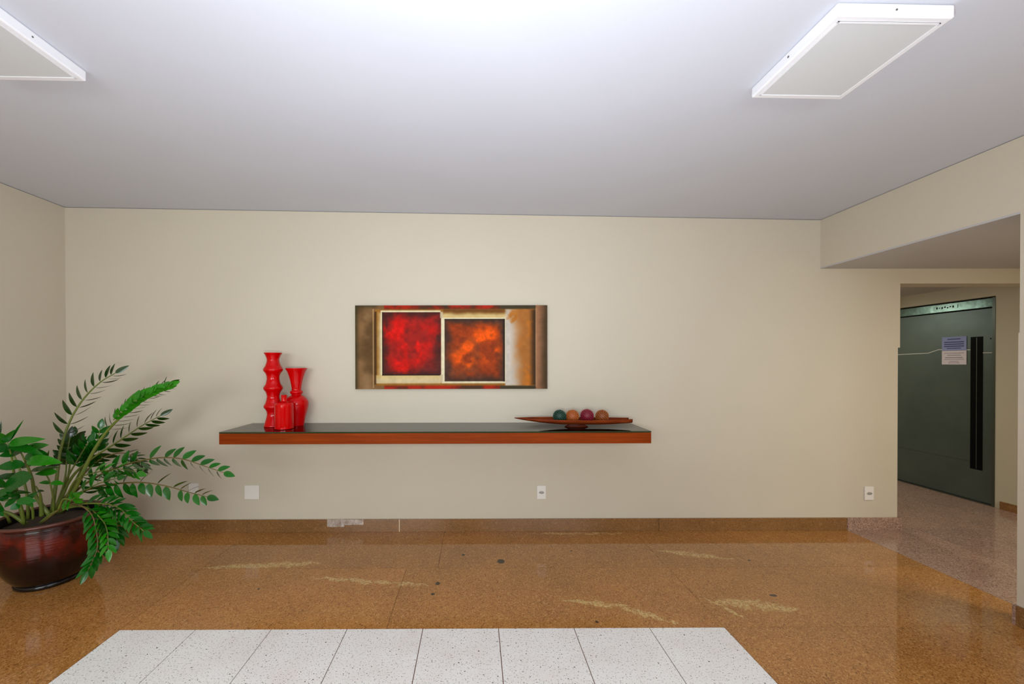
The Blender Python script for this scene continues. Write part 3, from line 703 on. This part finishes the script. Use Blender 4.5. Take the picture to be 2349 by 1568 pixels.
frond(c((380, 930), (440, 800), (500, 760), (620, 730), (740, 720), (820, 740)), 2.56, 2.42, 9, .35, .098, 40, 50, 44, 'l', .006, .002, sc=1.15)
frond(c((370, 950), (470, 880), (560, 820), (640, 790), (700, 775)), 2.48, 2.36, 6, .30, .100, 30, 30, 45, 'g', .006, .002)
frond(c((380, 900), (560, 690), (700, 625), (790, 640), (850, 690), (857, 735)), 2.72, 2.86, 9, .5, .070, 20, 50, 60, 'd', .007, .002, True)
# the broad-leaved stems on the left: bare stalks whose blades are laid one by one
def stalk(pts, y0, y1, r0, r1, leaves):
    m = len(pts)-1; P = [at(px_, py_, y0+(y1-y0)*(i/m)**1.1) - PXY for i, (px_, py_) in enumerate(pts)]
    sp_ = spline(P, 22); bm = bmesh.new(); tube(bm, sp_, [r0+(r1-r0)*(i/21)**.8 for i in range(22)], 7)
    st = obj('stem', bm, M['stem'], pp, True)
    for (ax, ay), (bx, by), wd, kind, tilt in leaves:     # blade foot, blade tip, width on the photo, blade colour, tilt
        (ax, ay), (bx, by) = c((ax, ay))[0], c((bx, by))[0]
        fy = y1 + random.uniform(-.02, .02); a_ = at(ax, ay, fy)-PXY; b_ = at(bx, by, fy-.03+random.uniform(-.05, .03))-PXY
        T = b_-a_; L_ = T.length; T.normalize(); V_ = (EYEV-(a_+PXY)).normalized(); nrm = (V_-T*V_.dot(T)).normalized()
        if nrm.z < 0: nrm = nrm
        tt = math.radians(tilt); up = (Vector((0, 0, 1))-T*T.z).normalized(); nrm = (nrm*math.cos(tt)+up*math.sin(tt)).normalized()
        xd = T.cross(nrm).normalized(); mt = Matrix(((xd.x, T.x, nrm.x, 0), (xd.y, T.y, nrm.y, 0), (xd.z, T.z, nrm.z, 0), (0, 0, 0, 1)))
        W_ = wd/2.6125/F*fy/max(abs(math.cos(tt)), .35)/.40
        lf = bpy.data.objects.new('leaf', LM[kind][random.randrange(2)]); C.objects.link(lf); lf.parent = st
        lf.matrix_local = Matrix.Translation(a_) @ mt @ Matrix.Diagonal((W_, L_, L_, 1)); nleaf[0] += 1
stalk(c((300, 1000), (215, 880), (190, 770), (160, 690), (125, 620)), 2.52, 2.42, .013, .004,
      [((150, 640), (262, 622), 62, 'g', 30), ((160, 668), (312, 662), 62, 'l', 25), ((150, 690), (-30, 706), 56, 'g', 30), ((128, 612), (-10, 640), 44, 'g', 20), ((135, 610), (258, 566), 48, 'l', 35), ((185, 730), (300, 700), 30, 'd', 30), ((190, 780), (60, 740), 34, 'd', 30)])
stalk(c((150, 1050), (105, 880), (85, 760), (70, 650), (45, 560)), 2.46, 2.36, .012, .003,
      [((50, 570), (200, 532), 50, 'l', 25), ((45, 575), (215, 600), 44, 'g', 35), ((60, 590), (-60, 600), 50, 'g', 30), ((40, 560), (-50, 500), 52, 'l', 15), ((48, 560), (120, 455), 14, 'g', 0), ((70, 640), (160, 580), 30, 'd', 30), ((85, 760), (-30, 770), 40, 'd', 30), ((20, 560), (60, 510), 34, 'g', 10)])
stalk(c((145, 1050), (120, 930), (60, 860), (-10, 800), (-60, 790)), 2.44, 2.32, .010, .003,
      [((195, 765), (-20, 812), 66, 'G', 25), ((100, 880), (-60, 860), 40, 'g', 30), ((100, 910), (200, 905), 46, 'g', 25), ((60, 860), (150, 850), 24, 'd', 30), ((30, 830), (-50, 760), 36, 'g', 20), ((120, 930), (60, 960), 40, 'g', 15)])
stalk(c((320, 980), (320, 900), (300, 800), (270, 740), (250, 700)), 2.54, 2.46, .007, .0025,
      [((345, 735), (205, 742), 38, 'l', 25), ((300, 800), (250, 796), 22, 'l', 30), ((305, 800), (380, 806), 28, 'l', 30), ((258, 715), (290, 620), 20, 'd', 0), ((262, 720), (350, 690), 24, 'd', 25)])
stalk(c((160, 1050), (60, 985), (-30, 960), (-90, 900)), 2.46, 2.32, .013, .004, [((20, 975), (-40, 930), 30, 'g', 20), ((-20, 960), (20, 1000), 26, 'g', 20)])
stalk(c((170, 1020), (160, 860), (110, 700), (60, 600), (-10, 520)), 2.60, 2.55, .010, .003,
      [((60, 600), (180, 548), 40, 'd', 20), ((30, 560), (-40, 600), 40, 'd', 20), ((120, 710), (240, 652), 40, 'd', 30), ((110, 700), (10, 690), 40, 'd', 30), ((-2, 520), (8, 430), 12, 'd', 0), ((140, 770), (60, 800), 36, 'd', 30)])
stalk(c((200, 1020), (190, 940), (150, 900), (90, 890), (20, 910)), 2.46, 2.36, .008, .002,
      [((160, 905), (215, 860), 30, 'g', 20), ((120, 895), (60, 860), 34, 'g', 20), ((90, 895), (30, 945), 30, 'g', 20), ((50, 905), (-20, 880), 32, 'g', 20), ((150, 905), (195, 940), 28, 'l', 20)])
stalk(c((60, 1040), (-20, 900), (-60, 800), (-100, 740)), 2.52, 2.34, .010, .003, [((-30, 880), (50, 840), 40, 'g', 30), ((-40, 850), (-110, 800), 36, 'g', 30)])
stalk(c((250, 1000), (245, 930), (240, 870), (215, 820)), 2.50, 2.46, .014, .003, [((225, 850), (262, 850), 16, 'd', 20)])
frond(c((350, 960), (380, 900), (425, 905), (450, 890)), 2.40, 2.32, 4, .45, .085, 5, 5, 60, 'l', .006, .003, sc=1.15)
frond(c((330, 990), (370, 860), (395, 740), (400, 640), (420, 530)), 2.66, 2.72, 5, .62, .100, 15, 25, 72, 'd', .008, .003, sc=1.3)
print('leaves', nleaf[0])
